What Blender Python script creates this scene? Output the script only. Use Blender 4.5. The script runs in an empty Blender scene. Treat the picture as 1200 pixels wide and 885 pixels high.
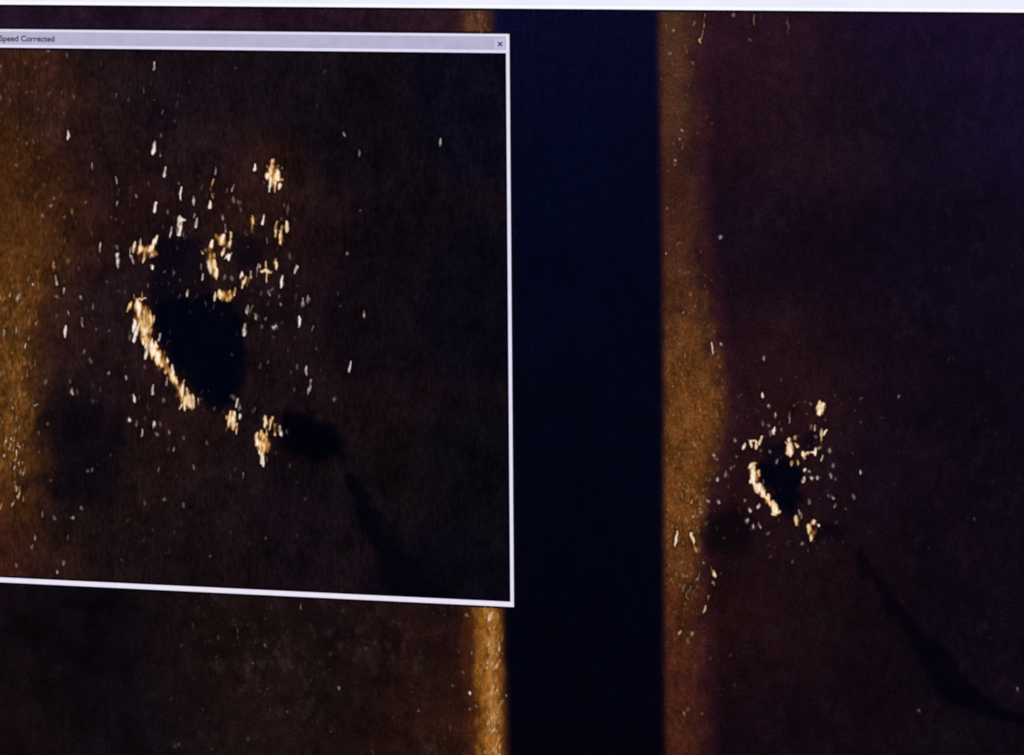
import bpy, bmesh, math, random
import numpy as np
from mathutils import Matrix, Vector

scene = bpy.context.scene
COL = scene.collection
rng = np.random.default_rng(11)
random.seed(11)

# ------------------------------------------------------------------ camera
# World: the display faces -Y, +X runs right along it, +Z up.  One display unit
# (U right, V down; about one dot of the picture) is 0.3 mm.
S = 0.0003
FPX, PPX, PPY = 1500.0, 600.0, -263.0            # focal length and optical centre, in photo dots
h = np.array([17267.0, -138.1, -1500.0]); h /= np.linalg.norm(h)     # display right, seen by the camera
v = np.array([0.008, 1.0, 0.0]); v -= h * v.dot(h); v /= np.linalg.norm(v)  # display down
n = np.cross(h, v)                                                   # into the display
Z0 = FPX * S
P0 = np.array([(600 - PPX) / FPX * Z0, (442.5 - PPY) / FPX * Z0, Z0])

def Q(x, y):
    """direction of sight -> display coordinates (U, V)"""
    d = np.stack([np.asarray(x, float) - PPX, np.asarray(y, float) - PPY, np.full(np.shape(x), FPX)], -1)
    t = (P0 @ n) / (d @ n)
    p = d * t[..., None] - P0
    return (p @ h) / S + 600, (p @ v) / S + 442.5

def q(x, y):
    a, b = Q(np.array([x]), np.array([y]))
    return float(a[0]), float(b[0])

cam_d = bpy.data.cameras.new('camera')
cam = bpy.data.objects.new('camera', cam_d)
COL.objects.link(cam)
Rw = Matrix(((h[0], -h[1], -h[2]), (n[0], -n[1], -n[2]), (-v[0], v[1], v[2])))
loc = -np.array([P0 @ h, P0 @ n, -(P0 @ v)])
cam.matrix_world = Matrix.Translation(Vector(loc)) @ Rw.to_4x4()
cam_d.sensor_width = 36
cam_d.lens = FPX / 1200 * 36
cam_d.shift_y = -(442.5 - PPY) / 1200
cam_d.clip_start = 0.01
cam_d.clip_end = 50
scene.camera = cam

# ------------------------------------------------------------------ world, lamp, exposure
w = bpy.data.worlds.new('World')
scene.world = w
w.use_nodes = True
w.node_tree.nodes['Background'].inputs[0].default_value = (0.02, 0.018, 0.03, 1)
w.node_tree.nodes['Background'].inputs[1].default_value = 0.25

def wp(U, V, y=0.0):
    return Vector(((U - 600) * S, y, -(V - 442.5) * S))

la = bpy.data.lights.new('added_glow_lamp', 'AREA')  # added lamp out of view, stands in for the panel's purple backlight glow
la.energy = 0.18
la.shape = 'DISK'
la.size = 0.5
la.color = (0.62, 0.42, 1.0)
lo = bpy.data.objects.new('added_glow_lamp', la)
COL.objects.link(lo)
lo.location = wp(2350, -100, -0.62)
lo.rotation_euler = (wp(1000, 300) - lo.location).to_track_quat('-Z', 'Y').to_euler()

vs = scene.view_settings
vs.view_transform = 'Standard'
vs.look = 'None'
vs.exposure = 0
vs.gamma = 1
scene.render.engine = 'CYCLES'
scene.cycles.filter_width = 2.0
scene.cycles.transparent_max_bounces = 40

# ------------------------------------------------------------------ helpers
def lin(c):
    c = np.asarray(c, float) / 255.0
    return np.where(c <= 0.04045, c / 12.92, ((c + 0.055) / 1.055) ** 2.4)

def nodes_of(m):
    m.use_nodes = True
    nt = m.node_tree
    nt.nodes.clear()
    return nt, nt.nodes, nt.links

def panel_shader(nt, nd, lk, col_socket):
    p = nd.new('ShaderNodeBsdfPrincipled')
    p.inputs['Base Color'].default_value = (0.006, 0.006, 0.007, 1)
    p.inputs['Roughness'].default_value = 0.42
    lk.new(col_socket, p.inputs['Emission Color'])
    p.inputs['Emission Strength'].default_value = 1.0
    return p

def picture_material(name, sx, sy, amp, chroma):
    """lit display picture: colour field of the echo strength and any painted glow, times fine echo grain"""
    m = bpy.data.materials.new(name)
    nt, nd, lk = nodes_of(m)
    at = nd.new('ShaderNodeAttribute'); at.attribute_name = 'echo'
    tc = nd.new('ShaderNodeTexCoord')
    def noise(kx, ky, det, seed):
        mp = nd.new('ShaderNodeMapping')
        mp.inputs['Scale'].default_value = (1 / (kx * S), 1, 1 / (ky * S))
        mp.inputs['Location'].default_value = (seed, 0, seed * 1.7)
        mp.inputs['Rotation'].default_value = (0, math.radians(5), 0)
        lk.new(tc.outputs['Object'], mp.inputs[0])
        nz = nd.new('ShaderNodeTexNoise')
        nz.noise_dimensions = '3D'
        nz.inputs['Scale'].default_value = 1
        nz.inputs['Detail'].default_value = det
        nz.inputs['Roughness'].default_value = 0.6
        lk.new(mp.outputs[0], nz.inputs['Vector'])
        return nz
    def mrange(sock, a, b, c, d, clamp=False):
        r = nd.new('ShaderNodeMapRange')
        r.clamp = clamp
        for i, x in enumerate((a, b, c, d)):
            r.inputs[i + 1].default_value = x
        lk.new(sock, r.inputs[0])
        return r.outputs[0]
    fine = mrange(noise(sx, sy, 1.5, 3.1).outputs['Fac'], 0.3, 0.7, 1 - amp, 1 + amp)
    mid = mrange(noise(sx * 5, sy * 6, 3.0, 9.7).outputs['Fac'], 0.3, 0.7, 1 - amp * .55, 1 + amp * .55)
    mu = nd.new('ShaderNodeMath'); mu.operation = 'MULTIPLY'
    lk.new(fine, mu.inputs[0]); lk.new(mid, mu.inputs[1])
    mx = nd.new('ShaderNodeMath'); mx.operation = 'MAXIMUM'; mx.inputs[1].default_value = 0.05
    lk.new(mu.outputs[0], mx.inputs[0])
    vm = nd.new('ShaderNodeVectorMath'); vm.operation = 'SCALE'
    lk.new(at.outputs['Color'], vm.inputs[0]); lk.new(mx.outputs[0], vm.inputs['Scale'])
    # blotchy colour noise of the display
    cn = noise(22, 20, 3.0, 21.3)
    sub = nd.new('ShaderNodeVectorMath'); sub.operation = 'SUBTRACT'
    sub.inputs[1].default_value = (.5, .5, .5)
    lk.new(cn.outputs['Color'], sub.inputs[0])
    sc = nd.new('ShaderNodeVectorMath'); sc.operation = 'SCALE'; sc.inputs['Scale'].default_value = chroma
    lk.new(sub.outputs[0], sc.inputs[0])
    one = nd.new('ShaderNodeVectorMath'); one.operation = 'ADD'; one.inputs[1].default_value = (1, 1, 1)
    lk.new(sc.outputs[0], one.inputs[0])
    fin = nd.new('ShaderNodeVectorMath'); fin.operation = 'MULTIPLY'
    lk.new(vm.outputs[0], fin.inputs[0]); lk.new(one.outputs[0], fin.inputs[1])
    mxv = nd.new('ShaderNodeVectorMath'); mxv.operation = 'MAXIMUM'; mxv.inputs[1].default_value = (0, 0, 0)
    lk.new(fin.outputs[0], mxv.inputs[0])
    p = panel_shader(nt, nd, lk, mxv.outputs[0])
    out = nd.new('ShaderNodeOutputMaterial')
    lk.new(p.outputs[0], out.inputs[0])
    return m

def glow_material(name, rgb, var=0.04, k=6):
    """one colour of the lit display, with slight random unevenness"""
    m = bpy.data.materials.new(name)
    nt, nd, lk = nodes_of(m)
    tc = nd.new('ShaderNodeTexCoord')
    nz = nd.new('ShaderNodeTexNoise'); nz.inputs['Scale'].default_value = 1 / (k * S); nz.inputs['Detail'].default_value = 2
    lk.new(tc.outputs['Object'], nz.inputs['Vector'])
    r = nd.new('ShaderNodeMapRange'); r.inputs[1].default_value = .3; r.inputs[2].default_value = .7
    r.inputs[3].default_value = 1 - var; r.inputs[4].default_value = 1 + var
    lk.new(nz.outputs['Fac'], r.inputs[0])
    vm = nd.new('ShaderNodeVectorMath'); vm.operation = 'SCALE'
    vm.inputs[0].default_value = tuple(lin(rgb))
    lk.new(r.outputs[0], vm.inputs['Scale'])
    p = panel_shader(nt, nd, lk, vm.outputs[0])
    out = nd.new('ShaderNodeOutputMaterial')
    lk.new(p.outputs[0], out.inputs[0])
    return m

def plastic(name, base, rough):
    m = bpy.data.materials.new(name)
    nt, nd, lk = nodes_of(m)
    tc = nd.new('ShaderNodeTexCoord')
    nz = nd.new('ShaderNodeTexNoise'); nz.inputs['Scale'].default_value = 900
    lk.new(tc.outputs['Object'], nz.inputs['Vector'])
    b = nd.new('ShaderNodeBump'); b.inputs['Strength'].default_value = .15; b.inputs['Distance'].default_value = .0003
    lk.new(nz.outputs['Fac'], b.inputs['Height'])
    p = nd.new('ShaderNodeBsdfPrincipled')
    p.inputs['Base Color'].default_value = (*base, 1)
    p.inputs['Roughness'].default_value = rough
    lk.new(b.outputs[0], p.inputs['Normal'])
    out = nd.new('ShaderNodeOutputMaterial')
    lk.new(p.outputs[0], out.inputs[0])
    return m

def echo_material():
    """lit dots of an echo; 'tint' carries their colour, alpha their soft edge"""
    m = bpy.data.materials.new('echo_dots')
    nt, nd, lk = nodes_of(m)
    at = nd.new('ShaderNodeAttribute'); at.attribute_name = 'tint'
    tc = nd.new('ShaderNodeTexCoord')
    mp = nd.new('ShaderNodeMapping'); mp.inputs['Scale'].default_value = (1 / (1.6 * S), 1, 1 / (5 * S))
    lk.new(tc.outputs['Object'], mp.inputs[0])
    nz = nd.new('ShaderNodeTexNoise'); nz.inputs['Scale'].default_value = 1; nz.inputs['Detail'].default_value = 1
    lk.new(mp.outputs[0], nz.inputs['Vector'])
    r = nd.new('ShaderNodeMapRange'); r.inputs[1].default_value = .3; r.inputs[2].default_value = .7
    r.inputs[3].default_value = .8; r.inputs[4].default_value = 1.12
    lk.new(nz.outputs['Fac'], r.inputs[0])
    vm = nd.new('ShaderNodeVectorMath'); vm.operation = 'SCALE'
    lk.new(at.outputs['Color'], vm.inputs[0]); lk.new(r.outputs[0], vm.inputs['Scale'])
    e = nd.new('ShaderNodeEmission')
    lk.new(vm.outputs[0], e.inputs[0])
    t = nd.new('ShaderNodeBsdfTransparent')
    mix = nd.new('ShaderNodeMixShader')
    lk.new(at.outputs['Alpha'], mix.inputs[0]); lk.new(t.outputs[0], mix.inputs[1]); lk.new(e.outputs[0], mix.inputs[2])
    out = nd.new('ShaderNodeOutputMaterial')
    lk.new(mix.outputs[0], out.inputs[0])
    return m

def link(name, me, mat, parent=None, kind=None, label=None):
    o = bpy.data.objects.new(name, me)
    COL.objects.link(o)
    if mat:
        me.materials.append(mat)
    if parent:
        o.parent = parent
    if kind:
        o['kind'] = kind
    if label:
        o['label'] = label
    return o

def mesh_from(name, vs_, fs_):
    me = bpy.data.meshes.new(name)
    me.from_pydata([tuple(x) for x in vs_], [], fs_)
    me.update()
    return me

def box_mesh(name, boxes, bevel=0.0):
    """boxes in display units: (U0,V0,U1,V1,y_front,y_back)"""
    bm = bmesh.new()
    for (U0, V0, U1, V1, ya, yb) in boxes:
        a = wp(U0, V1, ya); b = wp(U1, V0, yb)
        r = bmesh.ops.create_cube(bm, size=1)
        for vv in r['verts']:
            vv.co = Vector(((a.x + b.x) / 2 + vv.co.x * (b.x - a.x), (a.y + b.y) / 2 + vv.co.y * (b.y - a.y),
                            (a.z + b.z) / 2 + vv.co.z * (b.z - a.z)))
    if bevel:
        bmesh.ops.bevel(bm, geom=bm.edges[:], offset=bevel, segments=3, profile=.6, affect='EDGES')
    me = bpy.data.meshes.new(name)
    bm.to_mesh(me); bm.free()
    return me

def value_noise(U, V, ku, kv, seed):
    r = np.random.default_rng(seed)
    a = r.random((160, 160))
    x = U / ku + 57.3; y = V / kv + 41.9
    i = np.floor(x).astype(int); j = np.floor(y).astype(int)
    fx = x - i; fy = y - j
    fx = fx * fx * (3 - 2 * fx); fy = fy * fy * (3 - 2 * fy)
    g = lambda p, s: a[np.mod(p, 160), np.mod(s, 160)]
    return (g(i, j) * (1 - fx) + g(i + 1, j) * fx) * (1 - fy) + (g(i, j + 1) * (1 - fx) + g(i + 1, j + 1) * fx) * fy

def fbm(U, V, ku, kv, seed, octs=4, rough=.55):
    out = np.zeros(np.shape(U)); amp = 1; tot = 0
    for o in range(octs):
        a = .55 + 1.9 * o
        x = U / ku; y = V / kv
        out = out + amp * value_noise(x * math.cos(a) - y * math.sin(a), x * math.sin(a) + y * math.cos(a), 1, 1, seed * 7 + o)
        tot += amp; amp *= rough; ku /= 1.93; kv /= 1.93
    return np.clip((out / tot - .5) * 1.9 + .5, 0, 1)

def smooth(a, b, x):
    t = np.clip((x - a) / (b - a), 0, 1)
    return t * t * (3 - 2 * t)

def control(points, U, V, sig):
    """colour field from a few sample colours (given where they stand on the display)"""
    P = np.array(points, float)
    pu, pv = Q(P[:, 0], P[:, 1])
    c = lin(P[:, 2:5])
    num = np.zeros(U.shape + (3,)); den = np.zeros(U.shape)
    for k in range(len(P)):
        d2 = (U - pu[k]) ** 2 + (V - pv[k]) ** 2
        wgt = np.exp(-d2 / (2 * sig * sig)) + 1e3 / (d2 + 4e3) ** 1.6
        num += wgt[..., None] * c[k]; den += wgt
    return num / den[..., None]

def poly_mask(pts, U, V, soft, warp=9):
    U, V = U + warp * (fbm(U, V, 13, 13, 51) - .5), V + warp * (fbm(U, V, 13, 15, 52) - .5)
    P = np.array(pts, float)
    pu, pv = Q(P[:, 0], P[:, 1])
    inside = np.zeros(U.shape, bool); dist = np.full(U.shape, 1e9)
    m = len(P)
    for i in range(m):
        x0, y0, x1, y1 = pu[i], pv[i], pu[(i + 1) % m], pv[(i + 1) % m]
        c = ((y0 > V) != (y1 > V)) & (U < (x1 - x0) * (V - y0) / (y1 - y0 + 1e-9) + x0)
        inside ^= c
        ex, ey = x1 - x0, y1 - y0
        t = np.clip(((U - x0) * ex + (V - y0) * ey) / (ex * ex + ey * ey + 1e-9), 0, 1)
        dist = np.minimum(dist, np.hypot(U - x0 - t * ex, V - y0 - t * ey))
    sd = np.where(inside, -dist, dist)
    return 1 - smooth(-soft, soft, sd)

def line_mask(pts, U, V, wid, warp=22):
    U, V = U + warp * (fbm(U, V, 24, 24, 53) - .5), V + warp * (fbm(U, V, 24, 24, 54) - .5)
    P = np.array(pts, float)
    pu, pv = Q(P[:, 0], P[:, 1])
    dist = np.full(U.shape, 1e9)
    for i in range(len(P) - 1):
        x0, y0, ex, ey = pu[i], pv[i], pu[i + 1] - pu[i], pv[i + 1] - pv[i]
        t = np.clip(((U - x0) * ex + (V - y0) * ey) / (ex * ex + ey * ey), 0, 1)
        wd = wid[i] + (wid[i + 1] - wid[i]) * t
        dist = np.minimum(dist, np.hypot(U - x0 - t * ex, V - y0 - t * ey) / wd)
    return 1 - smooth(.35, 1.25, dist)

def over(c, mask, rgb):
    return c * (1 - mask[..., None]) + lin(rgb) * mask[..., None]

def grid_part(name, U, V, colour, y, mat, parent, keep=None, label=None):
    nv, nu = U.shape
    co = np.empty((nv, nu, 3), np.float32)
    co[..., 0] = (U - 600) * S; co[..., 1] = y; co[..., 2] = -(V - 442.5) * S
    me = bpy.data.meshes.new(name)
    me.vertices.add(nv * nu)
    me.vertices.foreach_set('co', co.ravel())
    idx = np.arange(nv * nu).reshape(nv, nu)
    quads = np.stack([idx[:-1, :-1], idx[1:, :-1], idx[1:, 1:], idx[:-1, 1:]], -1).reshape(-1, 4)
    nq = len(quads)
    me.loops.add(nq * 4); me.polygons.add(nq)
    me.loops.foreach_set('vertex_index', quads.ravel().astype(np.int32))
    me.polygons.foreach_set('loop_start', np.arange(0, nq * 4, 4, dtype=np.int32))
    me.update(calc_edges=True)
    a = me.color_attributes.new('echo', 'FLOAT_COLOR', 'POINT')
    rgba = np.ones((nv * nu, 4), np.float32)
    rgba[:, :3] = np.maximum(colour.reshape(-1, 3), 0)
    a.data.foreach_set('color', rgba.ravel())
    return link(name, me, mat, parent, label=label)

def axis(knots):
    out = []
    for (a, b, step) in knots:
        k = max(1, int(round((b - a) / step)))
        out += list(np.linspace(a, b, k + 1)[:-1])
    out.append(knots[-1][1])
    return np.array(out)

# ------------------------------------------------------------------ the monitor
U_L, U_R, V_T, V_B = -340.0, 1460.0, -84.0, 928.0      # lit area, 540 x 304 mm
monitor = bpy.data.objects.new('computer_monitor', None)
COL.objects.link(monitor)
monitor.location = (0, 0, 0)
monitor['label'] = 'dark computer screen showing an amber sonar picture with a pop-up window on its left half'
monitor['category'] = 'monitor'

black_plastic = plastic('black_plastic', (0.012, 0.012, 0.013), 0.45)
dark_glass = plastic('dark_panel', (0.006, 0.006, 0.007), 0.4)
link('display_panel', box_mesh('display_panel', [(U_L - 6, V_T - 6, U_R + 6, V_B + 6, 0.0002, 0.006)]), dark_glass, monitor)
B = 34
link('bezel', box_mesh('bezel', [
    (U_L - B, V_T - B, U_R + B, V_T - 6.5, -0.003, 0.012), (U_L - B, V_B + 6.5, U_R + B, V_B + B + 30, -0.003, 0.012),
    (U_L - B, V_T - 6.4, U_L - 6.5, V_B + 6.4, -0.003, 0.012), (U_R + 6.5, V_T - 6.4, U_R + B, V_B + 6.4, -0.003, 0.012)], 0.0008),
    black_plastic, monitor)
link('housing', box_mesh('housing', [(U_L - B + 4, V_T - B + 4, U_R + B - 4, V_B + B + 26, 0.0125, 0.034),
                                     (250, 150, 950, 800, 0.0345, 0.062)], 0.002), black_plastic, monitor)

# pale tool strip along the top of the picture
strip_v = q(600, 9.8)[1]
strip_mat = glow_material('strip_white', (236, 238, 253), .03, 60)
edge_mat = glow_material('strip_edge_white', (253, 253, 255), .01)
line_mat = glow_material('window_shadow_line', (4, 1, 12), .1)
def sheet(name, U0, V0, U1, V1, y, mat, parent, seg=1, **k):
    vs_, fs_ = [], []
    for i in range(seg + 1):
        u = U0 + (U1 - U0) * i / seg
        vs_ += [wp(u, V0, y), wp(u, V1, y)]
    for i in range(seg):
        a = 2 * i
        fs_.append((a, a + 1, a + 3, a + 2))
    return link(name, mesh_from(name, vs_, fs_), mat, parent, **k)
tool = sheet('tool_strip', U_L, V_T, U_R, strip_v - 3.6, -0.0004, strip_mat, monitor, label='pale tool strip along the top of the picture')
sheet('strip_edge', U_L, strip_v - 3.6, U_R, strip_v, -0.0004, edge_mat, tool)
sheet('shadow_line', U_L, strip_v, U_R, strip_v + 2.6, -0.0004, line_mat, tool)

# ------------------------------------------------------------------ main sonar picture
MAIN = picture_material('sonar_main', 2.4, 3.4, 0.42, 0.42)
POP = picture_material('sonar_zoom', 3.2, 7.5, 0.4, 0.28)

left_pts = [(20,24,40,24,42),(150,24,36,22,38),(300,24,42,24,38),(450,24,48,27,40),(530,24,48,26,38),
 (20,720,19,12,16),(120,740,13,9,15),(20,860,22,14,17),(150,860,19,14,18),(250,720,27,17,17),(300,800,32,20,18),
 (400,740,27,17,18),(400,850,30,19,17),(500,760,37,20,17),(520,850,50,26,17),(540,740,33,18,16),(-200,24,40,24,40),(-200,800,22,14,17),
 (200,400,30,18,18),(450,400,36,20,20)]
right_pts = [(850,40,50,25,36),(850,150,38,19,28),(900,60,42,24,36),(960,90,40,21,32),(960,150,38,22,32),(1050,40,28,16,44),
 (1180,40,28,16,46),(1100,150,22,14,32),(1190,130,24,14,44),(1020,110,18,14,34),(870,260,29,17,30),(950,300,22,13,26),
 (1100,300,18,11,28),(1180,300,20,12,30),(880,400,35,18,27),(920,430,45,25,26),(940,490,51,27,28),(1000,420,25,14,26),
 (1050,500,22,13,26),(1150,500,17,11,25),(1180,600,18,11,22),(1000,560,28,16,27),(880,500,36,19,25),(860,560,47,23,26),
 (900,620,40,21,24),(850,620,26,14,18),(930,660,33,18,23),(860,720,42,21,21),(900,760,29,15,20),(900,860,25,13,20),
 (1000,720,25,14,19),(1000,850,23,12,20),(1100,700,19,11,22),(1180,720,18,12,24),(1080,850,21,14,22),(1180,800,19,12,22),
 (1100,600,20,12,22),(1400,100,24,14,36),(1400,800,18,11,22)]  # bluer towards the top right: backlight glow painted into these colours

def prof(V, ys, xs):
    """U of a traced boundary for each V"""
    P = [q(x, y) for x, y in zip(xs, ys)]
    return np.interp(V, [p[1] for p in P], [p[0] for p in P])

ua = axis([(U_L, -20, 12), (-20, 1240, 2.2), (1240, U_R, 12)])
va = axis([(strip_v, 900, 2.4), (900, V_B, 7)])
split_l = int(np.argmin(abs(ua - 590))); split_r = int(np.argmin(abs(ua - 768)))
U, V = np.meshgrid(ua, va)
cl = control(left_pts, U, V, 55)
cr = control(right_pts, U, V, 42)

# mottled sea bed
mott = .58 + .62 * fbm(U, V, 34, 34, 1) + .3 * (fbm(U, V, 6, 8, 3, 3) - .5)
mott_r = .78 + .38 * fbm(U, V, 46, 46, 4) + .24 * (fbm(U, V, 5, 6, 6, 3) - .5)
cl = cl * mott[..., None] * np.array([.84, .78, .84])
cr = cr * mott_r[..., None] * np.array([.7, .6, .68])
clump = smooth(.5, 1.05, fbm(U, V, 8, 11, 41, 3)) * smooth(.3, .75, fbm(U, V, 60, 60, 42))
cl = cl + clump[..., None] * lin((32, 24, 23)) * smooth(560, 760, V)[..., None] * smooth(120, 300, U)[..., None]
cr = cr + clump[..., None] * lin((22, 15, 20)) * .3

# bright first return, port side
wob = (value_noise(U, V, 400, 12, 12) - .5)
xl = prof(V, [10, 40, 710, 760, 820, 885, 950], [546, 547, 561, 561, 563, 565, 566])
xr = prof(V, [10, 40, 710, 760, 820, 885, 950], [576, 577, 589, 590, 592, 593, 594])
mid = .5 + .5 * value_noise(U, V, 8, 14, 14)
port = smooth(-10, 8, U - xl + 9 * (fbm(U, V, 7, 14, 61) - .5)) * (1 - smooth(-14, 3, U - xr + 3 * wob))
low = smooth(60, 600, V)
gold = lin((80, 50, 33)) * (1 - low[..., None]) + lin((136, 84, 28)) * low[..., None]
pk = smooth(-46, 0, U - xl + 14 * (fbm(U, V, 12, 20, 60) - .5)) ** 2 * (1 - smooth(-6, 6, U - xr)) * (.25 + .45 * low)
cl = over(cl, pk, (74, 36, 15))
cl = cl * (1 - port[..., None]) + gold * port[..., None] * (.15 + .6 * mid + 1.0 * fbm(U, V, 5, 12, 43, 3))[..., None]
port_cut = 1 - smooth(-10, 4, U - xr)
port_in = smooth(-3, 9, U - xr)
# bright first return, starboard side
xs0 = prof(V, [12, 221, 442, 663, 885, 950], [772, 775.5, 778.5, 779, 780, 780])
xs1 = prof(V, [12, 80, 160, 260, 320, 370, 420, 470, 520, 560, 600, 650, 700, 760, 885, 950],
           [810, 808, 810, 813, 820, 829, 839, 843, 840, 828, 819, 815, 814, 815, 817, 817])
soft = np.interp(V, [0, 100, 300, 360, 560, 620, 700, 900], [24, 24, 24, 19, 18, 17, 26, 28])
d1 = (U - xs1 + 16 * (fbm(U, V, 12, 18, 15) - .5)) / soft
star = smooth(-7, 7, U - xs0 + 2 * wob) * (1 - smooth(-1, 1, d1))
amber = np.stack([np.interp(V, [0, 60, 220, 330, 440, 540, 620, 700, 800, 900], lin(np.array(c))) for c in
   ([80, 76, 66, 72, 96, 103, 99, 80, 66, 72], [50, 45, 34, 40, 55, 60, 56, 40, 31, 35], [34, 30, 26, 25, 24, 24, 24, 22, 22, 24])], -1)
amb = .5 + .5 * fbm(U, V, 20, 40, 16) + .5 * fbm(U, V, 3.6, 6, 26, 2) * smooth(200, 420, V)+ .25 * (1 - smooth(200, 420, V))
cr = cr * (1 - star[..., None]) + amber * amb[..., None] * star[..., None]
# reddish skirt right of it
sk = (1 - smooth(0, 34, U - xs1)) * smooth(0, 10, U - xs1) * .4
cr = over(cr, sk * (1 - star), (62, 26, 36))
cut_r = smooth(-8, 5, U - xs0)

# acoustic shadows in the starboard picture
shadow_rgb = (2, 3, 15)
m1 = poly_mask([(890,541),(915,537),(937,549),(941,560),(938,596),(925,606),(908,590),(897,570),(889,556)], U, V, 5)
m2 = poly_mask([(893,520),(920,512),(924,545),(892,547)], U, V, 6) * .8
m3 = poly_mask([(938,512),(952,508),(955,526),(940,528)], U, V, 5) * .75
m4 = poly_mask([(959,612),(985,610),(996,625),(975,633),(958,628)], U, V, 7) * .75
m5 = poly_mask([(826,606),(862,592),(884,612),(878,645),(836,650),(822,632)], U, V, 12) * .85
m6 = line_mask([(1002,645),(1018,675),(1042,705),(1062,738),(1096,768),(1118,806),(1152,832),(1200,842),(1260,870)], U, V, [5,7,9,12,17,21,14,9,9], 14) * (.75 + .22 * smooth(650, 760, V)) * (1 - .2 * fbm(U, V, 14, 14, 66))
cr = over(cr, m5, (9, 5, 10))
cr = over(cr, m6, (2, 1, 9))
for m_ in (m1, m2, m3, m4):
    cr = over(cr, m_, shadow_rgb)
# water column; glare from the white strip is painted in towards the top
wc = np.stack([np.interp(V, [0, 60, 160, 300, 450, 650, 900], lin(np.array(c))) for c in
   ([9, 7, 3, 2, 2, 2, 2], [9, 8, 6, 5, 5, 3, 2], [40, 35, 28, 24, 20, 15, 12])], -1)
wc = wc * (.8 + .25 * fbm(U, V, 60, 60, 18) + .16 * fbm(U, V, 3, 60, 19, 2))[..., None]
col = np.where((U < 680)[..., None], cl * (1 - port_in[..., None]) + wc * port_in[..., None],
               cr * cut_r[..., None] + wc * (1 - cut_r[..., None]))
Y_MAIN = -0.0002
port_part = grid_part('seabed_picture', U[:, :split_l + 1], V[:, :split_l + 1], col[:, :split_l + 1], Y_MAIN, MAIN, monitor,
          label='dark brown sonar picture left of the navy column, mostly behind the pop-up')
col_part = grid_part('water_column', U[:, split_l:split_r + 1], V[:, split_l:split_r + 1], col[:, split_l:split_r + 1], Y_MAIN, MAIN, monitor,
          label='plain navy column down the middle of the picture')
star_part = grid_part('seabed_picture', U[:, split_r:], V[:, split_r:], col[:, split_r:], Y_MAIN, MAIN, monitor,
          label='purple brown sonar picture right of the navy column with an amber band')

# ------------------------------------------------------------------ pop-up window
ur = (q(597.8, 41)[0] + q(602.6, 700)[0]) / 2
vt = (q(20, 33.6)[1] + q(590, 39.8)[1]) / 2
vi = (q(20, 55.6)[1] + q(590, 61.5)[1]) / 2
vb = (q(20, 682.2)[1] + q(590, 709.6)[1]) / 2
vj = (q(20, 675.3)[1] + q(590, 704.0)[1]) / 2
ul = -262.0
ur -= .5
ui = ur - 4.0
Y_POP = -0.0008
white = glow_material('frame_white', (229, 224, 247), .03)
white_b = glow_material('frame_bottom_white', (236, 229, 247), .03)
grey = glow_material('title_grey', (181, 179, 206), .05, 14)
grey_b = glow_material('button_grey', (196, 192, 222), .05)
ink = glow_material('title_ink', (22, 20, 42), .1)
dark = glow_material('inner_line', (3, 1, 12), .1)

popup = bpy.data.objects.new('popup_window', None)
COL.objects.link(popup)
popup.parent = monitor
popup['label'] = 'pop-up window with a pale frame and an enlarged sonar picture'
def rounded(name, rects, y, mat, parent, **k):
    vs_, fs_ = [], []
    for (a, b, c, d) in rects:
        i = len(vs_)
        vs_ += [wp(a, b, y), wp(a, d, y), wp(c, d, y), wp(c, b, y)]
        fs_.append((i, i + 1, i + 2, i + 3))
    return link(name, mesh_from(name, vs_, fs_), mat, parent, **k)
rounded('window_frame', [(ul, vt, ur, vt + 2.8), (ui, vt + 2.8, ur, vj), (ul, vi - 3.4, ui, vi)], Y_POP, white, popup)
rounded('bottom_edge', [(ul, vj, ur, vb - .5)], Y_POP, white_b, popup)
rounded('left_edge', [(ul, vt + 2.8, ul + 5.2, vi - 3.4), (ul, vi, ul + 5.2, vj)], Y_POP, white, popup)
rounded('title_bar', [(ul + 5.2, vt + 2.8, ui, vi - 3.4)], Y_POP, grey, popup)
bx, by = q(586.3, 51.2)
rounded('close_button', [(bx - 7, by - 6.5, bx + 5.2, by + 6.2)], Y_POP - 2e-5, grey_b, popup)
def stroke(x0, y0, x1, y1, wd, y):
    a = np.array([x0, y0]); b = np.array([x1, y1]); d = (b - a) / np.linalg.norm(b - a); p = np.array([-d[1], d[0]]) * wd / 2
    return [wp(*(a + p), y), wp(*(a - p), y), wp(*(b - p), y), wp(*(b + p), y)]
vs_ = stroke(bx - 2.7, by - 2.5, bx + 2.7, by + 2.5, 1.5, Y_POP - 4e-5) + stroke(bx - 2.7, by + 2.5, bx + 2.7, by - 2.5, 1.5, Y_POP - 5e-5)
link('close_mark', mesh_from('close_mark', vs_, [(0, 1, 2, 3), (4, 5, 6, 7)]), ink, popup)

# title lettering
fc = bpy.data.curves.new('title', 'FONT')
fc.body = 'Speed Corrected'
fc.size = 1.0
fc.offset = 0.02
fo = bpy.data.objects.new('title', fc)
COL.objects.link(fo)
bpy.context.view_layer.update()
me = bpy.data.meshes.new_from_object(fo.evaluated_get(bpy.context.evaluated_depsgraph_get()))
bpy.data.objects.remove(fo)
tx = np.array([vv.co[:] for vv in me.vertices])
x0, x1 = tx[:, 0].min(), tx[:, 0].max()
ta, tb = q(0.8, 49.2), q(65, 49.2)
kx = (tb[0] - ta[0]) / (x1 - x0)
base_v = ta[1] - 1.6
for vv in me.vertices:
    cx, cy = vv.co.x, vv.co.y
    vv.co = wp(ta[0] + (cx - x0) * kx, base_v - cy * 9.6, Y_POP - 4e-5)
me.materials.clear()
link('title_lettering', me, ink, popup)

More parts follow.
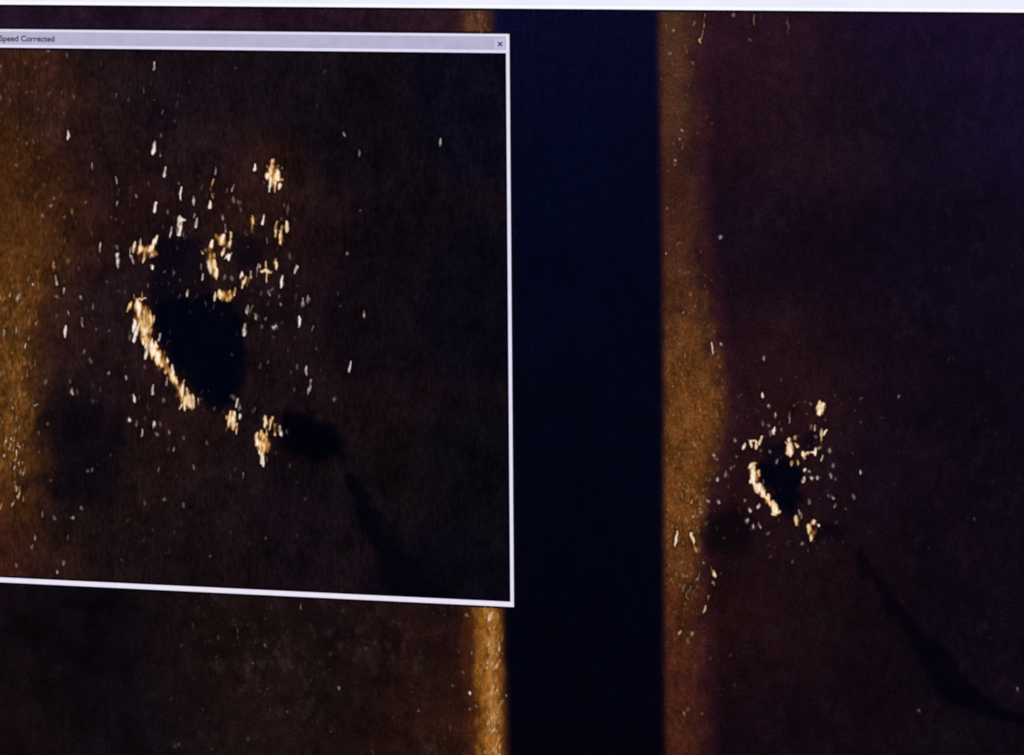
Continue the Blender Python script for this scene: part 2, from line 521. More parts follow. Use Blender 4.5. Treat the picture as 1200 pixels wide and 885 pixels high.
pop_pts = [(10,70,62,36,24),(60,120,55,32,24),(10,200,72,40,18),(60,220,58,32,19),(130,80,31,20,22),(110,180,34,20,21),(200,90,25,16,22),
 (250,200,34,20,23),(300,230,46,25,22),(150,250,34,18,20),(330,90,23,16,21),(420,150,16,12,18),(560,120,13,11,25),(560,350,11,9,20),
 (450,300,17,11,17),(350,270,32,18,20),(340,400,28,17,20),(420,400,18,11,17),(20,260,75,43,18),(90,290,56,31,18),(20,340,85,48,18),
 (15,430,98,57,18),(15,520,94,57,20),(8,570,75,42,20),(10,650,58,30,20),(60,650,38,22,18),(60,360,45,25,21),(60,430,36,22,23),
 (70,500,16,11,17),(110,470,26,16,20),(110,540,18,12,17),(100,600,28,18,18),(160,560,34,22,20),(200,520,34,19,18),(150,430,34,19,21),
 (120,330,32,20,25),(250,570,28,18,20),(350,600,21,14,19),(440,560,19,13,17),(560,560,13,10,17),(200,650,23,14,17),(520,690,11,8,17),
 (400,480,24,15,18),(140,650,28,17,18),(-150,200,80,45,20),(-150,450,100,58,20),(-150,640,60,32,20)]
pu_ = axis([(ul + 5.2, -20, 10), (-20, ui, 1.6)])
pv_ = axis([(vi, vj, 1.8)])
PU, PV = np.meshgrid(pu_, pv_)
pc = control(pop_pts, PU, PV, 26)
pc *= (.6 + .6 * fbm(PU, PV, 30, 34, 31) + .45 * (fbm(PU, PV, 4, 9, 33, 3) - .35))[..., None] * np.array([.88, .83, .87])
edge_u = prof(PV, [50, 200, 300, 360, 430, 500, 540, 580, 610, 690], [95, 95, 80, 50, 40, 32, 28, 34, 18, 14]) + 34 * (fbm(PU, PV, 26, 36, 34) - .5)
bm_ = (1 - smooth(-14, 12, PU - edge_u)) * smooth(240, 420, PV) * (1 - smooth(560, 610, PV)) * .75
pc = pc * (1 - bm_[..., None]) + lin((102, 62, 25)) * (.12 + .6 * fbm(PU, PV, 14, 24, 35) + 1.1 * fbm(PU, PV, 3.4, 8, 36, 3) ** 1.5)[..., None] * bm_[..., None]
masks = [
 (poly_mask([(181,352),(205,345),(245,343),(262,352),(284,372),(290,400),(287,440),(276,470),(252,480),(226,452),(208,430),(196,408),(182,385),(177,365)], PU, PV, 8), (2,3,15)),
 (poly_mask([(178,285),(205,275),(240,278),(244,315),(250,345),(180,352)], PU, PV, 9) * .8, (5,5,17)),
 (poly_mask([(272,272),(302,276),(312,300),(300,314),(276,312)], PU, PV, 9) * .8, (6,5,14)),
 (poly_mask([(252,340),(285,352),(290,372),(262,365)], PU, PV, 7) * .55, (5,5,15)),
 (poly_mask([(333,482),(362,482),(388,500),(406,516),(404,536),(372,540),(338,532),(326,505)], PU, PV, 9), (1,1,8)),
 (poly_mask([(284,470),(308,478),(305,492),(288,492)], PU, PV, 7) * .7, (5,4,11)),
 (poly_mask([(338,188),(356,190),(360,212),(342,222)], PU, PV, 9) * .5, (9,6,12)),
 (poly_mask([(34,505),(70,470),(120,476),(150,520),(128,580),(60,602),(36,570)], PU, PV, 26, 30) * (.25 + .75 * fbm(PU, PV, 26, 26, 62)), (9,6,15)),
 (line_mask([(414,555),(428,600),(452,640),(478,680),(500,710)], PU, PV, [8, 13, 19, 24, 26], 16) * .92, (3,3,10)),
 (line_mask([(118,170),(128,190),(138,235)], PU, PV, [6, 9, 6]) * .4, (16,9,13)),
]
for m_, c_ in masks:
    pc = over(pc, m_, c_)
zoom = grid_part('enlarged_picture', PU, PV, pc, Y_POP + 5e-5, POP, popup, label='enlarged sonar picture of scattered debris with a navy shadow')
rounded('inner_line', [(ul + 5.2, vi, ui - 2.6, vi + 2.4), (ui - 2.6, vi, ui, vj), (ul + 5.2, vj - 2.2, ui - 2.6, vj)], Y_POP + 2e-5, dark, popup)
rounded('drop_shadow_line', [(ul, vt - 2.6, ur + 3.2, vt), (ur, vt, ur + 3.2, vb + 3), (ul, vb, ur, vb + 3)], Y_MAIN - 1e-4, line_mat, popup)

# ------------------------------------------------------------------ bright echoes
ECHO = echo_material()

# each crop: origin, dots per photo dot, then strokes (x0,y0,x1,y1,width,tone,strength)
zoom_sets = [
((0,0),1,"164,360,170,395,17,o,1 172,358,176,388,10,g,.6 172,395,192,425,16,o,1 176,398,188,420,8,g,.6 194,425,208,447,9,o,.9 204,443,222,472,13,o,1 310,508,309,532,11,g,.55 247,300,252,322,11,o,.9 272,482,274,500,9,g,.5 318,190,325,208,15,g,.55 166,290,184,296,13,o,.9 258,345,272,347,12,o,.9 254,275,268,288,10,o,.7"),
((130,230),9.833,"530,70,520,165,40,w,.85 660,150,655,190,30,w,.5 815,230,795,425,62,w,1 800,245,870,262,38,w,.8 715,340,695,460,42,w,.75 855,390,850,450,28,w,.4 1005,250,995,350,40,w,.7 970,190,968,245,30,w,.5 955,30,965,90,35,w,.5 1155,40,1148,130,38,w,.75 805,0,808,35,35,w,.6 90,40,85,90,38,w,.35 90,650,82,800,48,w,.8 80,570,80,600,40,b,.6 280,520,275,640,40,c,.8 235,570,240,670,32,w,.6 240,670,262,770,38,w,.65 345,480,345,545,36,w,.6 360,555,330,645,55,g,.9 330,650,345,720,80,o,.6 410,600,380,740,38,c,.75 535,450,500,560,42,c,.95 505,560,450,610,60,c,1 485,660,470,700,45,w,.95 485,790,475,835,42,w,.75 735,840,730,885,25,b,.6 415,500,420,530,40,o,.35"),
((140,330),11.8,"400,420,400,740,55,o,.75 300,300,330,720,120,o,.6 205,150,210,230,30,c,.8 325,120,320,200,25,c,.5 190,260,120,400,50,g,.95 240,240,375,225,40,g,.85 260,260,275,440,85,c,1 225,520,200,680,55,w,.9 310,480,270,600,50,c,.9 260,620,215,800,65,w,1 335,400,365,520,50,c,.85 360,540,340,720,75,c,.95 440,400,450,590,50,g,.95 480,460,480,560,40,g,.7 440,660,450,760,40,o,.8 165,730,165,800,30,w,.6 340,770,340,870,30,c,.8 400,800,370,885,45,c,.9 470,790,440,885,40,g,.9 520,820,550,885,40,c,.8 575,700,565,800,42,w,.7 410,20,405,60,30,b,.6 85,115,90,140,40,b,.45 960,90,945,180,42,w,.65"),
((160,400),9.83,"200,40,300,260,110,o,.7 90,0,85,40,30,c,.7 140,20,110,180,45,w,.95 240,0,190,200,45,g,.95 185,20,190,120,40,g,.8 270,110,260,220,70,g,1 240,200,300,260,80,g,1 340,100,325,200,35,o,.9 370,180,355,230,35,c,.8 300,260,270,330,40,o,.7 345,310,340,350,50,g,.8 430,250,425,380,35,w,.8 360,400,350,490,32,w,.5 480,390,465,530,38,o,1 430,420,435,480,30,o,.7 500,540,560,700,70,o,.6 555,440,530,610,45,c,.95 600,530,600,600,45,c,.9 620,620,630,740,110,c,.95 530,710,505,775,45,c,.85 560,700,560,780,40,g,.8 660,600,670,740,40,c,.9 725,640,720,720,38,w,.6 460,600,465,630,35,o,.6 195,500,190,590,65,w,.8 325,640,318,680,35,w,.5 0,620,0,690,30,w,.6 100,260,105,310,40,b,.5"),
((220,250),8.85,"240,340,260,600,110,o,.6 75,0,70,40,28,w,.5 105,50,95,135,34,w,.6 370,20,375,60,36,w,.5 405,110,400,190,28,w,.6 380,220,350,310,65,c,.95 460,180,450,240,32,g,.75 445,240,440,350,30,w,.6 265,280,262,350,45,c,.9 215,360,190,380,60,o,.8 155,370,165,410,28,w,.5 385,360,368,430,40,c,.85 460,410,400,460,38,w,.8 430,440,435,480,35,w,.8 280,400,280,440,35,g,.8 215,490,240,610,55,w,1 285,470,290,560,42,g,.95 310,570,295,665,42,c,.95 250,430,250,560,30,o,.8 150,520,150,580,24,b,.8 165,620,150,680,34,w,.65 395,630,385,675,32,b,.8 460,645,462,690,25,b,.6 800,10,785,100,36,w,.9 680,20,680,110,25,o,.7 725,30,720,120,40,o,.5 690,150,690,170,40,o,.4 820,240,820,295,28,w,.5 935,70,915,230,38,c,.8 1035,70,1030,185,42,c,.8 975,40,970,60,30,w,.4 980,120,965,310,48,g,.95 1000,220,1000,280,30,o,.6 940,330,935,380,25,b,.6 1065,420,1065,460,35,b,.6 925,465,915,575,36,c,.8 1140,530,1110,600,38,w,.7 990,640,975,770,40,w,.95 820,490,825,560,30,g,.8 780,590,870,590,55,c,1 750,520,720,640,30,w,.6 825,620,822,710,30,c,.7 760,510,760,560,25,o,.7 570,600,560,670,32,w,.75 660,600,660,670,32,w,.7 605,650,570,770,42,c,.95 640,660,625,740,30,o,.9 855,800,848,830,30,w,.5 885,770,885,790,24,w,.35 955,850,950,870,30,w,.35 15,780,10,830,28,w,.6 380,800,380,885,80,o,.6 300,820,290,885,38,c,.9 345,790,345,885,45,c,.95 440,790,430,820,50,g,.85 495,750,485,840,35,c,.8 410,840,415,885,30,o,.9 450,840,440,885,35,o,.7"),
((250,450),8.85,"255,140,245,215,38,w,.85 290,195,275,260,36,w,.65 290,300,288,350,40,w,.6 190,290,195,440,110,o,.6 185,270,165,430,40,c,.9 225,270,225,350,35,g,.9 215,340,205,455,45,c,1 145,310,140,350,40,g,.7 255,400,250,500,32,c,.7 150,430,135,490,20,o,.6 110,250,130,280,30,o,.4 540,520,540,660,120,o,.65 550,330,540,430,45,c,.95 615,330,595,450,45,g,1 560,450,570,520,40,g,.75 655,400,640,520,36,g,.8 700,430,700,510,48,w,.9 770,460,775,500,25,b,.5 460,510,455,620,55,c,1 515,480,510,560,50,g,1 490,590,485,710,45,c,.9 525,600,530,620,50,o,.9 575,620,570,680,70,o,.6 515,700,515,830,42,w,.95 568,730,568,790,28,w,.5 645,690,650,710,60,o,.35 205,110,210,130,50,b,.4"),
((290,170),13.6,"400,400,410,600,230,o,.7 135,305,125,380,55,w,.85 430,195,400,320,50,c,.9 400,320,375,440,75,g,1 340,440,320,520,55,g,.9 385,500,375,590,50,g,.95 370,580,355,720,45,w,.8 320,320,320,350,36,w,.6 495,400,490,500,115,c,1 450,560,440,730,50,c,.9 500,540,560,530,50,g,.95 525,590,525,680,55,c,.9 560,330,560,360,36,w,.6 575,520,575,545,40,c,.8 280,580,275,600,28,b,.6 510,320,480,345,40,o,.5"),
((160,180),8.43,"290,120,290,230,35,w,.65 445,335,440,455,35,w,.7 570,410,575,495,32,w,.45 790,120,795,200,28,w,.5 775,240,740,340,32,g,.6 740,340,775,440,28,g,.45 740,460,735,530,32,w,.8 670,280,640,340,40,o,.5 620,210,625,250,40,o,.4 965,295,945,360,28,w,.45 895,320,895,370,28,w,.35 965,430,965,460,30,w,.35 1015,460,1015,500,25,w,.4 1035,530,1040,560,25,w,.4 1150,600,1160,700,28,o,.8 5,410,5,430,25,w,.5 245,0,240,15,25,w,.5"),
((0,0),4,"728,285,725,325,15,w,.7 325,612,325,642,21,w,.85 730,660,722,715,23,w,1 778,780,778,825,20,w,.6 553,435,550,460,11,w,.4 765,505,763,530,11,w,.4 762,625,762,635,12,w,.4 757,700,755,730,10,w,.3 438,765,438,790,12,w,.45 548,825,550,860,12,w,.45 130,660,130,675,15,w,.55 78,770,80,775,15,w,.4 318,255,318,262,17,w,.5 680,410,682,440,9,w,.3 128,335,128,365,9,w,.3 230,235,235,240,15,w,.4 10,305,10,312,13,w,.4 5,440,5,460,13,w,.3 187,500,187,508,13,w,.3 5,565,4,572,12,w,.4 840,690,838,760,9,w,.18 475,690,475,700,10,w,.2"),
((0,221),4,"475,255,472,295,15,w,.6 430,195,440,225,9,b,.5 255,40,255,50,13,w,.5 203,122,200,130,20,w,.5 245,70,243,80,13,w,.4 340,95,340,110,12,g,.5 310,128,308,135,15,w,.4 362,140,362,165,12,w,.4 312,210,312,245,13,g,.4 290,280,288,310,12,g,.4 325,330,325,345,18,o,.6 258,330,256,385,15,g,.6 268,405,272,445,20,w,.5 302,465,300,485,18,w,.6 262,500,280,508,15,w,.4 383,505,383,512,17,w,.6 270,585,270,595,15,w,.3 325,570,325,595,13,w,.4 312,645,310,685,21,w,1 392,595,392,640,13,w,.45 457,655,458,662,13,w,.35 517,655,517,660,14,w,.3 502,430,503,440,11,w,.3 440,540,440,560,9,w,.3 402,755,400,770,13,w,.45 425,790,430,805,15,w,.35 515,850,515,858,17,w,.7 592,870,594,884,13,w,.6 818,390,818,415,9,b,.7 125,310,122,315,15,o,.7 60,290,62,295,15,g,.5 700,440,700,455,9,w,.3 555,55,555,70,10,w,.35 1165,545,1160,580,24,w,.6 1190,545,1175,570,15,w,.5 1155,630,1148,685,24,w,.95 1180,130,1182,190,10,o,.8"),
((300,221),4,"225,510,222,550,14,w,.6 250,500,248,535,14,w,.6 208,600,203,640,15,w,.75 270,630,266,670,9,w,.4 282,735,283,742,9,w,.4 195,820,195,840,11,w,.4 238,830,236,865,13,w,.65 445,805,441,860,11,w,.7 508,565,506,600,11,w,.6 430,295,430,308,9,w,.4 492,95,494,100,7,w,.35 120,537,120,548,15,w,.5 85,640,95,645,24,w,.6 28,635,28,650,13,w,.4 48,600,48,612,11,w,.35 5,590,5,610,13,w,.7 170,850,170,860,10,w,.3"),
((300,0),4,"415,620,418,635,9,w,.4 487,700,485,730,11,w,.5 870,648,866,685,10,w,.55 328,325,326,345,6,w,.25"),
((0,442),4,"632,75,636,105,18,w,.6 612,190,612,198,25,w,.75 648,195,645,220,11,w,.4 725,205,722,235,17,w,.6 757,208,757,222,13,w,.4 670,240,668,270,15,w,.65 738,262,748,266,18,w,.5 798,245,798,258,13,w,.45 820,315,818,340,13,w,.5 868,280,868,290,13,w,.4 750,420,748,435,11,w,.4 973,285,974,305,9,w,.3 910,410,912,425,9,w,.3 1145,440,1145,465,15,w,.55 680,575,680,590,11,w,.4 770,560,775,575,11,w,.4 865,585,866,605,8,w,.3 435,425,438,440,11,w,.4 415,430,415,436,11,w,.3 190,245,190,260,11,w,.4 190,342,190,348,13,w,.4 228,210,226,218,13,w,.35 345,55,343,75,15,w,.5 370,55,370,70,13,w,.35 165,130,185,122,18,w,.4 215,25,228,10,14,w,.4 335,5,335,25,11,w,.4 205,625,200,650,13,w,.45 258,645,262,665,13,w,.4 345,645,345,655,17,w,.5 387,605,388,612,15,w,.4 172,735,166,760,13,w,.5 155,780,155,800,11,w,.35 322,735,320,760,11,w,.35 305,850,303,870,13,w,.6 85,865,85,884,11,w,.5 245,475,246,480,11,w,.3 275,904,275,920,9,w,.6"),
((300,442),4,"262,5,250,75,14,w,.55 368,92,368,100,17,b,.6"),
]
main_sets = [
((0,0),1,"881,550,885,566,7,c,.7 886,567,896,581,7,c,.7 897,582,910,600,7,g,.8 948,618,954,628,6,g,.6 925,518,928,530,6,g,.6"),
((860,450),9.833,"335,105,325,155,42,w,.95 395,245,385,260,46,w,.65 480,340,475,385,34,w,.6 335,420,335,465,30,w,.4 400,455,400,480,30,w,.35 470,500,465,570,50,w,1 415,545,412,590,34,w,.6 555,515,558,545,30,w,.45 680,240,650,340,28,w,.4 650,340,635,445,34,w,.55 880,225,885,235,28,w,.35 990,195,985,330,62,c,1 1030,240,1010,330,62,c,1 960,250,965,320,52,c,1 990,325,990,350,72,c,1 935,465,920,530,34,w,.75 880,460,880,510,22,o,.7 935,595,935,620,28,w,.4 1010,510,1000,580,34,c,.75 1060,520,1040,570,34,w,.75 1020,580,1010,650,34,c,.7 1000,660,1000,700,22,o,.5 185,650,195,730,36,c,.85 190,650,250,660,32,c,.8 260,670,250,730,40,c,.9 325,600,300,690,44,c,.95 300,740,295,765,30,w,.45 15,620,20,660,27,w,.4 118,680,108,750,32,w,.65 45,820,30,835,32,o,.6 640,620,635,660,42,c,.9 590,670,620,680,32,c,.6 640,700,610,790,62,c,1 655,750,655,830,42,c,.95 585,790,590,800,32,o,.7 710,590,695,630,52,c,.85 755,580,750,600,32,o,.8 705,680,740,710,50,c,.95 420,775,418,800,30,b,.7 495,860,495,885,30,b,.8 715,800,720,805,32,b,.6 800,790,815,860,52,c,.9 850,790,815,830,42,c,.85 880,780,930,780,30,c,.8 935,740,935,810,52,c,.95 990,730,985,760,30,w,.7 1020,820,1010,870,38,w,.7 1100,740,1098,790,30,w,.5"),
((860,530),8.04,"140,150,165,110,37,c,.9 165,110,210,100,32,c,.8 180,120,180,290,62,c,1 155,250,150,285,42,c,.95 238,170,235,215,32,g,.9 215,220,230,250,32,o,.8 215,300,215,370,57,c,1 245,290,270,400,62,c,1 290,360,270,400,52,c,.95 275,260,275,290,22,w,.5 325,400,330,440,34,g,.8 345,470,340,500,34,g,.8 375,480,390,590,72,c,1 430,560,360,585,42,c,.95 300,470,300,480,32,o,.7 370,460,370,500,30,g,.9 110,435,112,445,22,w,.4 238,485,230,530,34,w,.75 150,525,150,550,34,w,.6 122,625,122,645,38,w,.65 180,680,180,710,32,w,.6 235,655,240,700,32,w,.55 250,690,245,710,27,w,.5 320,745,320,755,36,w,.35 640,860,635,875,30,w,.5 615,540,630,620,28,w,.6 585,600,590,680,54,c,1 605,660,615,690,27,o,.8 760,640,740,670,57,c,.9 715,690,705,750,52,c,1 730,780,720,830,42,c,.95 800,680,795,690,42,w,.8 770,720,760,760,37,o,.8 540,85,540,115,57,c,.95 605,70,605,110,44,c,.8 675,150,660,180,38,c,.75 710,180,715,190,32,w,.7 660,230,655,270,36,w,.9 735,225,735,245,30,w,.6 795,215,790,255,36,w,.7 905,200,905,225,30,w,.6 945,120,930,140,38,w,.6 960,235,960,250,30,w,.4 705,440,703,475,28,b,.8 880,400,885,410,28,w,.45 930,415,930,425,28,w,.5 950,470,945,510,30,w,.6 405,70,400,90,30,w,.5"),
((900,442),4,"435,435,435,448,15,w,.6 402,550,402,565,15,w,.55 614,83,614,92,11,w,.5 436,98,436,102,11,w,.3 436,210,436,214,10,w,.25"),
((600,442),4,"1045,285,1047,298,12,w,.5 945,360,940,365,20,w,.5 958,385,958,390,16,w,.4 1000,440,998,460,13,w,.45 962,465,962,480,15,w,.7 1028,420,1027,425,12,w,.35 1050,370,1055,368,14,w,.3 920,575,915,580,18,w,.5 970,570,970,585,13,w,.5 888,630,884,636,18,w,.7 850,645,849,650,17,w,.6 985,45,985,55,12,w,.4 1095,570,1095,576,13,w,.35 1060,85,1060,90,10,w,.25 775,715,765,795,16,c,.7 835,725,850,775,15,c,.7 835,735,870,712,11,o,.9 850,780,865,820,11,o,.8 905,685,920,675,11,b,.5 725,780,726,800,11,w,.4 795,540,800,570,19,g,.5 820,530,830,520,14,g,.5 850,560,840,590,14,g,.5 795,860,797,866,14,w,.4 898,870,898,874,14,w,.4 750,45,752,50,10,g,.5 812,280,812,285,10,w,.35 850,300,862,320,10,g,.45 810,400,812,405,12,w,.4 860,395,862,405,12,w,.4 850,185,852,188,10,w,.35"),
((600,663),3.987,"880,25,865,60,9.3,c,0.47 865,60,840,90,6.0,c,0.31 840,90,830,100,14.4,c,0.58 815,130,820,150,12.8,c,0.52 815,45,815,55,8.5,c,0.37 945,20,948,55,12.8,c,0.58 940,70,940,90,9.3,c,0.47 920,140,918,155,14.4,c,0.52 908,180,898,215,11.0,c,0.52 895,215,880,255,6.8,c,0.21 975,35,985,30,9.3,c,0.31 930,0,945,20,6.8,c,0.31 785,305,780,318,12.8,c,0.63 842,305,838,320,17.0,c,0.65 808,683,808,693,10.2,c,0.63 930,5,948,50,6.0,c,0.36 945,90,920,140,6.0,c,0.32 918,155,900,200,6.0,c,0.36 985,25,948,48,5.1,c,0.25 860,60,835,95,6.0,c,0.36 830,100,815,140,6.8,c,0.36"),
((600,221),4,"973,218,972,230,19,w,.65 980,723,980,728,17,w,.55 1183,785,1180,800,15,w,.6 728,85,728,95,12,w,.4 787,253,787,258,14,w,.45 812,395,812,405,12,w,.3 795,575,805,578,15,w,.5 802,578,800,592,10,w,.4 920,630,918,655,13,w,.5 930,725,945,770,14,w,.7 860,538,860,545,12,w,.3 785,725,786,728,12,w,.4 815,820,815,824,12,w,.4"),
((600,0),4,"905,65,895,130,12,c,.4 895,140,882,190,11,c,.42 876,188,882,200,20,c,.8 1132,60,1142,150,12,w,.4 1040,62,1042,85,10,w,.3 1075,58,1078,110,14,b,.45 1165,60,1168,120,10,b,.4 1115,186,1117,190,14,w,.45 755,142,755,148,15,w,.7 742,250,742,255,17,w,.5 765,350,765,353,14,w,.35 818,440,820,441,15,w,.4 800,610,800,613,15,w,.55 785,653,785,657,13,w,.5 768,746,768,750,15,w,.6 700,370,702,372,13,w,.3 1035,70,1036,75,14,w,.3"),
((900,0),4,"90,55,95,170,16,b,.45 60,60,62,110,12,b,.3 130,60,134,130,12,b,.25"),
((900,663),3.987,"706,668,700,680,14,w,.4 1168,573,1168,588,9,w,.3 690,360,698,420,16,b,.16"),
]
port_sets = [
((300,663),3.987,"213,175,213,200,9,w,.4 40,368,42,375,12,w,.4 390,563,390,570,19,w,.45 1010,400,1010,440,13,w,.4 945,398,946,402,12,w,.35 965,498,966,502,12,w,.35 995,590,996,595,15,w,.7 918,558,918,562,12,w,.35 1000,662,1000,672,10,w,.35 1030,650,1036,652,15,w,.4 1155,628,1155,635,11,w,.4 760,668,760,676,8,w,.3 985,228,990,230,16,w,.4"),
((0,663),3.987,"905,265,908,300,16,b,.4 1110,290,1110,340,11,b,.6 1180,448,1182,455,10,w,.3 915,470,930,520,30,b,.18"),
]

def parse(sets):
    out = []
    for (o, s, t) in sets:
        for e in t.split():
            a = e.split(',')
            x0, y0, x1, y1, wd = [float(k) for k in a[:5]]
            p0 = q(o[0] + x0 / s, o[1] + y0 / s); p1 = q(o[0] + x1 / s, o[1] + y1 / s)
            out.append((p0[0], p0[1], p1[0], p1[1], wd / s, a[5], float(a[6])))
    return out

PAL_X = np.array([0, .12, .3, .5, .7, .88, 1.0])
PAL_GOLD = lin(np.array([(8, 4, 6), (42, 22, 14), (98, 60, 30), (170, 116, 60), (230, 184, 118), (254, 226, 184), (255, 244, 228)]))
PAL_PALE = lin(np.array([(8, 5, 8), (34, 24, 26), (86, 70, 70), (148, 128, 122), (210, 194, 184), (246, 234, 226), (255, 252, 248)]))
WARM = {'w': .12, 'c': .75, 'g': 1.0, 'o': 1.0, 'b': 0.0}
PEAK = {'w': 1.0, 'c': 1.0, 'g': .84, 'o': .5, 'b': .5}

def patch(strokes, y, step, halo, soft=False):
    """one echo: the strokes melt into a ragged lit patch, brown at its rim, gold, then cream at its core"""
    A = np.array([x[:5] for x in strokes])
    pad = 6
    u0 = min(A[:, 0].min(), A[:, 2].min()) - pad; u1 = max(A[:, 0].max(), A[:, 2].max()) + pad
    v0 = min(A[:, 1].min(), A[:, 3].min()) - pad; v1 = max(A[:, 1].max(), A[:, 3].max()) + pad
    gu, gv = np.meshgrid(np.arange(u0, u1 + step, step), np.arange(v0, v1 + step, step))
    wu = gu + 2.2 * (fbm(gu, gv, 3.4, 7, 71, 2) - .5)
    wv = gv + 3.6 * (value_noise(gu + .14 * gv, gv, 2.4, 9, 72) - .5)
    sl = gu + .14 * gv
    streak = .1 + 1.3 * value_noise(sl, gv, 2.1, 13, 73)
    vary = .58 + .75 * fbm(gu + .14 * gv, gv, 5, 8, 74, 2)
    keep = np.ones(gu.shape); hal = np.zeros(gu.shape); wsum = np.zeros(gu.shape); wwarm = np.zeros(gu.shape)
    for (a, b, c, d, wd, tone, st) in strokes:
        ex, ey = c - a, d - b
        l2 = ex * ex + ey * ey + 1e-6
        t = np.clip(((wu - a) * ex + (wv - b) * ey) / l2, 0, 1)
        dist = np.hypot(wu - a - t * ex, wv - b - t * ey)
        rr = max(.7, wd * .42) * (1 - .38 * np.abs(2 * t - 1) ** 2)
        f = np.exp(-(dist / rr) ** 2.0) * vary * min(1.25, st ** 1.15 * 1.3) * PEAK[tone]
        keep *= 1 - np.clip(f, 0, .985)
        wsum += f; wwarm += f * WARM[tone]
        if tone not in 'ob':
            hal = np.maximum(hal, (1 - smooth(rr * .6, rr + 4.4, dist)) * min(1, .25 + st))
    I = (1 - keep)
    I = np.clip(I * (1 - .5 * (1 - np.clip(streak, 0, 1)) * (1 - .35 * I)), 0, 1)
    al = smooth(.03, .3, I)
    if soft:
        al = np.clip(I * 1.25, 0, 1); I = np.maximum(I * 1.1, .52)
    wm = wwarm / (wsum + 1e-6)
    g = np.stack([np.interp(I, PAL_X, PAL_GOLD[:, k]) for k in range(3)], -1)
    p = np.stack([np.interp(I, PAL_X, PAL_PALE[:, k]) for k in range(3)], -1)
    colr = g * wm[..., None] + p * (1 - wm[..., None])
    ah = hal * halo
    out_a = 1 - (1 - al) * (1 - ah)
    dark = lin((7, 3, 7))
    out_c = (colr * al[..., None] + dark * (1 - al)[..., None] * ah[..., None]) / (out_a + 1e-6)[..., None]
    return gu, gv, np.full(gu.shape, y), out_c, out_a

def stroke_mesh(strokes, y0, halo, gain, parent, name, kind=None):
    """one object from one or more patches"""
    vs_, fs_, cs_ = [], [], []
    jobs = [strokes] if kind is None else [[x] for x in strokes]
    base = 0
    for ji, job in enumerate(jobs):
        gu, gv, gy, cc, aa = patch(job, y0 - (2e-7 * ji if kind else 0), .7 if kind is None else .9, halo, bool(kind))
        nv_, nu_ = gu.shape
        on = aa > .012
        quad = on[:-1, :-1] | on[1:, :-1] | on[1:, 1:] | on[:-1, 1:]
        idx = np.arange(nv_ * nu_).reshape(nv_, nu_)
        qs = np.stack([idx[:-1, :-1], idx[1:, :-1], idx[1:, 1:], idx[:-1, 1:]], -1)[quad]
        if not len(qs):
            continue
        used, inv = np.unique(qs, return_inverse=True)
        co = np.stack([(gu - 600) * S, gy, -(gv - 442.5) * S], -1).reshape(-1, 3)[used]
        vs_.append(co); fs_.append(inv.reshape(-1, 4) + base); base += len(used)
        cs_.append(np.concatenate([cc.reshape(-1, 3), aa.reshape(-1, 1)], 1)[used])
    co = np.concatenate(vs_).astype(np.float32); fq = np.concatenate(fs_).astype(np.int32); cc = np.concatenate(cs_).astype(np.float32)
    me = bpy.data.meshes.new(name)
    me.vertices.add(len(co)); me.vertices.foreach_set('co', co.ravel())
    me.loops.add(fq.size); me.polygons.add(len(fq))
    me.loops.foreach_set('vertex_index', fq.ravel())
    me.polygons.foreach_set('loop_start', np.arange(0, fq.size, 4, dtype=np.int32))
    me.update(calc_edges=True)
    at = me.color_attributes.new('tint', 'FLOAT_COLOR', 'POINT')
    at.data.foreach_set('color', cc.ravel())
    return link(name, me, ECHO, parent, kind)

def build_echoes(strokes, y0, parent, halo, gain, limit):
    """echoes that touch make one bright return; the small ones together are the speckle"""
    m = len(strokes); root = list(range(m))
    def find(i):
        while root[i] != i:
            root[i] = root[root[i]]; i = root[i]
        return i
    pts = [np.array([(s[0] + (s[2] - s[0]) * t, s[1] + (s[3] - s[1]) * t) for t in (0, .25, .5, .75, 1)]) for s in strokes]
    for i in range(m):
        for j in range(i):
            dd = np.linalg.norm(pts[i][:, None] - pts[j][None], axis=-1).min()
            if dd < (strokes[i][4] + strokes[j][4]) / 2 + .4:
                root[find(i)] = find(j)
    groups = {}
    for i in range(m):
        groups.setdefault(find(i), []).append(strokes[i])
    small = []
    def extent(g):
        a = np.array([[s[0], s[1]] for s in g] + [[s[2], s[3]] for s in g])
        return float(np.linalg.norm(a.max(0) - a.min(0)) + g[0][4])
    for g in sorted(groups.values(), key=extent, reverse=True):
        if extent(g) >= limit:
            stroke_mesh(g, y0, halo, gain, parent, 'bright_return')
        else:
            small += g
    return small

def shower(num, region, y0_, keep, size, tone_w, st):
    out = []
    tries = 0
    while len(out) < num and tries < num * 60:
        tries += 1
        x = random.uniform(region[0], region[2]); y = random.uniform(region[1], region[3])
        if random.random() > keep(x, y):
            continue
        L = random.uniform(*size) * random.choice((.6, 1, 1.4)); a = math.radians(random.gauss(10, 9))
        p0 = q(x + math.sin(a) * L / 2, y - math.cos(a) * L / 2); p1 = q(x - math.sin(a) * L / 2, y + math.cos(a) * L / 2)
        out.append((*p0, *p1, random.uniform(1.3, 2.4), random.choice(tone_w), random.uniform(*st)))
    return out

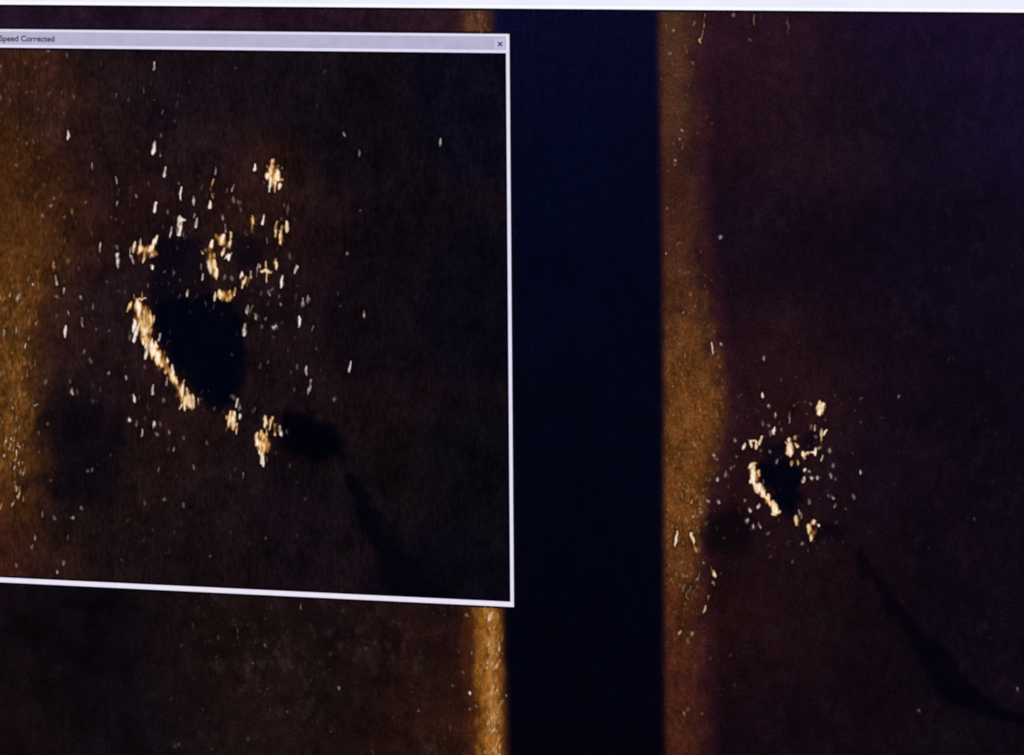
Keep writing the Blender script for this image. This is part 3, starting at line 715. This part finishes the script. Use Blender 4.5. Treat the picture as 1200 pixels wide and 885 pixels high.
# enlarged picture
left_edge = lambda y: float(np.interp(y, [60, 300, 360, 430, 500, 560, 600, 680], [95, 85, 50, 42, 32, 32, 16, 10]))
small = build_echoes(parse(zoom_sets), Y_POP - 1e-4, popup, .8, 1.12, 9.0)
small += shower(110, (-4, 305, 50, 600), 0, lambda x, y: (1 if x < left_edge(y) else .0) * (.35 + .65 * (330 < y < 570)), (2, 8), 'ggoow', (.3, .75))
small += shower(26, (2, 500, 30, 590), 0, lambda x, y: math.exp(-((x - (14 + (y - 500) * .12)) / 6) ** 2), (3, 9), 'gcg', (.4, .85))
small += shower(90, (-4, 70, 110, 330), 0, lambda x, y: 1 if x < left_edge(y) else .15, (1, 5), 'oooog', (.15, .5))
small += shower(120, (90, 70, 400, 660), 0, lambda x, y: .7 * math.exp(-((x - 200) / 130) ** 2), (1, 5), 'bbw', (.08, .26))
small += shower(60, (130, 210, 350, 480), 0, lambda x, y: 0 if (178 < x < 290 and 340 < y < 470) else 1, (1, 5), 'wob', (.15, .4))
stroke_mesh(small, Y_POP - 1e-4, .22, 1.0, popup, 'speckle', 'stuff')

# starboard picture
small = build_echoes(parse(main_sets), Y_MAIN - 1e-4, star_part, .75, 1.15, 8.5)
band = lambda y: float(np.interp(y, [12, 260, 370, 470, 560, 600, 700, 885], [818, 820, 836, 850, 834, 820, 818, 820]))
small += shower(300, (780, 14, 856, 884), 0, lambda x, y: (1 if x < band(y) else .08) * (.25 + .75 * (350 < y < 720)), (1, 4), 'ooggo', (.2, .55))
small += shower(70, (780, 560, 838, 700), 0, lambda x, y: 1 if x < band(y) else .1, (1, 4), 'ggow', (.25, .6))
small += shower(70, (860, 440, 1010, 660), 0, lambda x, y: 0 if (890 < x < 940 and 538 < y < 605) else math.exp(-((x - 930) / 70) ** 2), (1, 3), 'wob', (.12, .35))
small += shower(50, (830, 300, 1190, 860), 0, lambda x, y: .5, (1, 3), 'b', (.06, .2))
stroke_mesh(small, Y_MAIN - 1e-4, .16, 1.0, star_part, 'speckle', 'stuff')

# port picture
small = build_echoes(parse(port_sets), Y_MAIN - 1e-4, port_part, .4, 1.0, 8.5)
small += shower(190, (550, 712, 594, 884), 0, lambda x, y: math.exp(-((x - (575 + (y - 712) * .022)) / 7.5) ** 2), (2, 9), 'ggggoc', (.25, .75))
small += shower(60, (555, 740, 592, 884), 0, lambda x, y: math.exp(-((x - (575 + (y - 712) * .02)) / 5) ** 2), (3, 8), 'gcc', (.25, .65))
small += shower(14, (548, 14, 572, 38), 0, lambda x, y: 1, (1, 4), 'ogo', (.2, .5))
small += shower(110, (180, 700, 555, 884), 0, lambda x, y: .6, (1, 4), 'bbw', (.06, .2))
stroke_mesh(small, Y_MAIN - 1e-4, .0, 1.0, port_part, 'speckle', 'stuff')
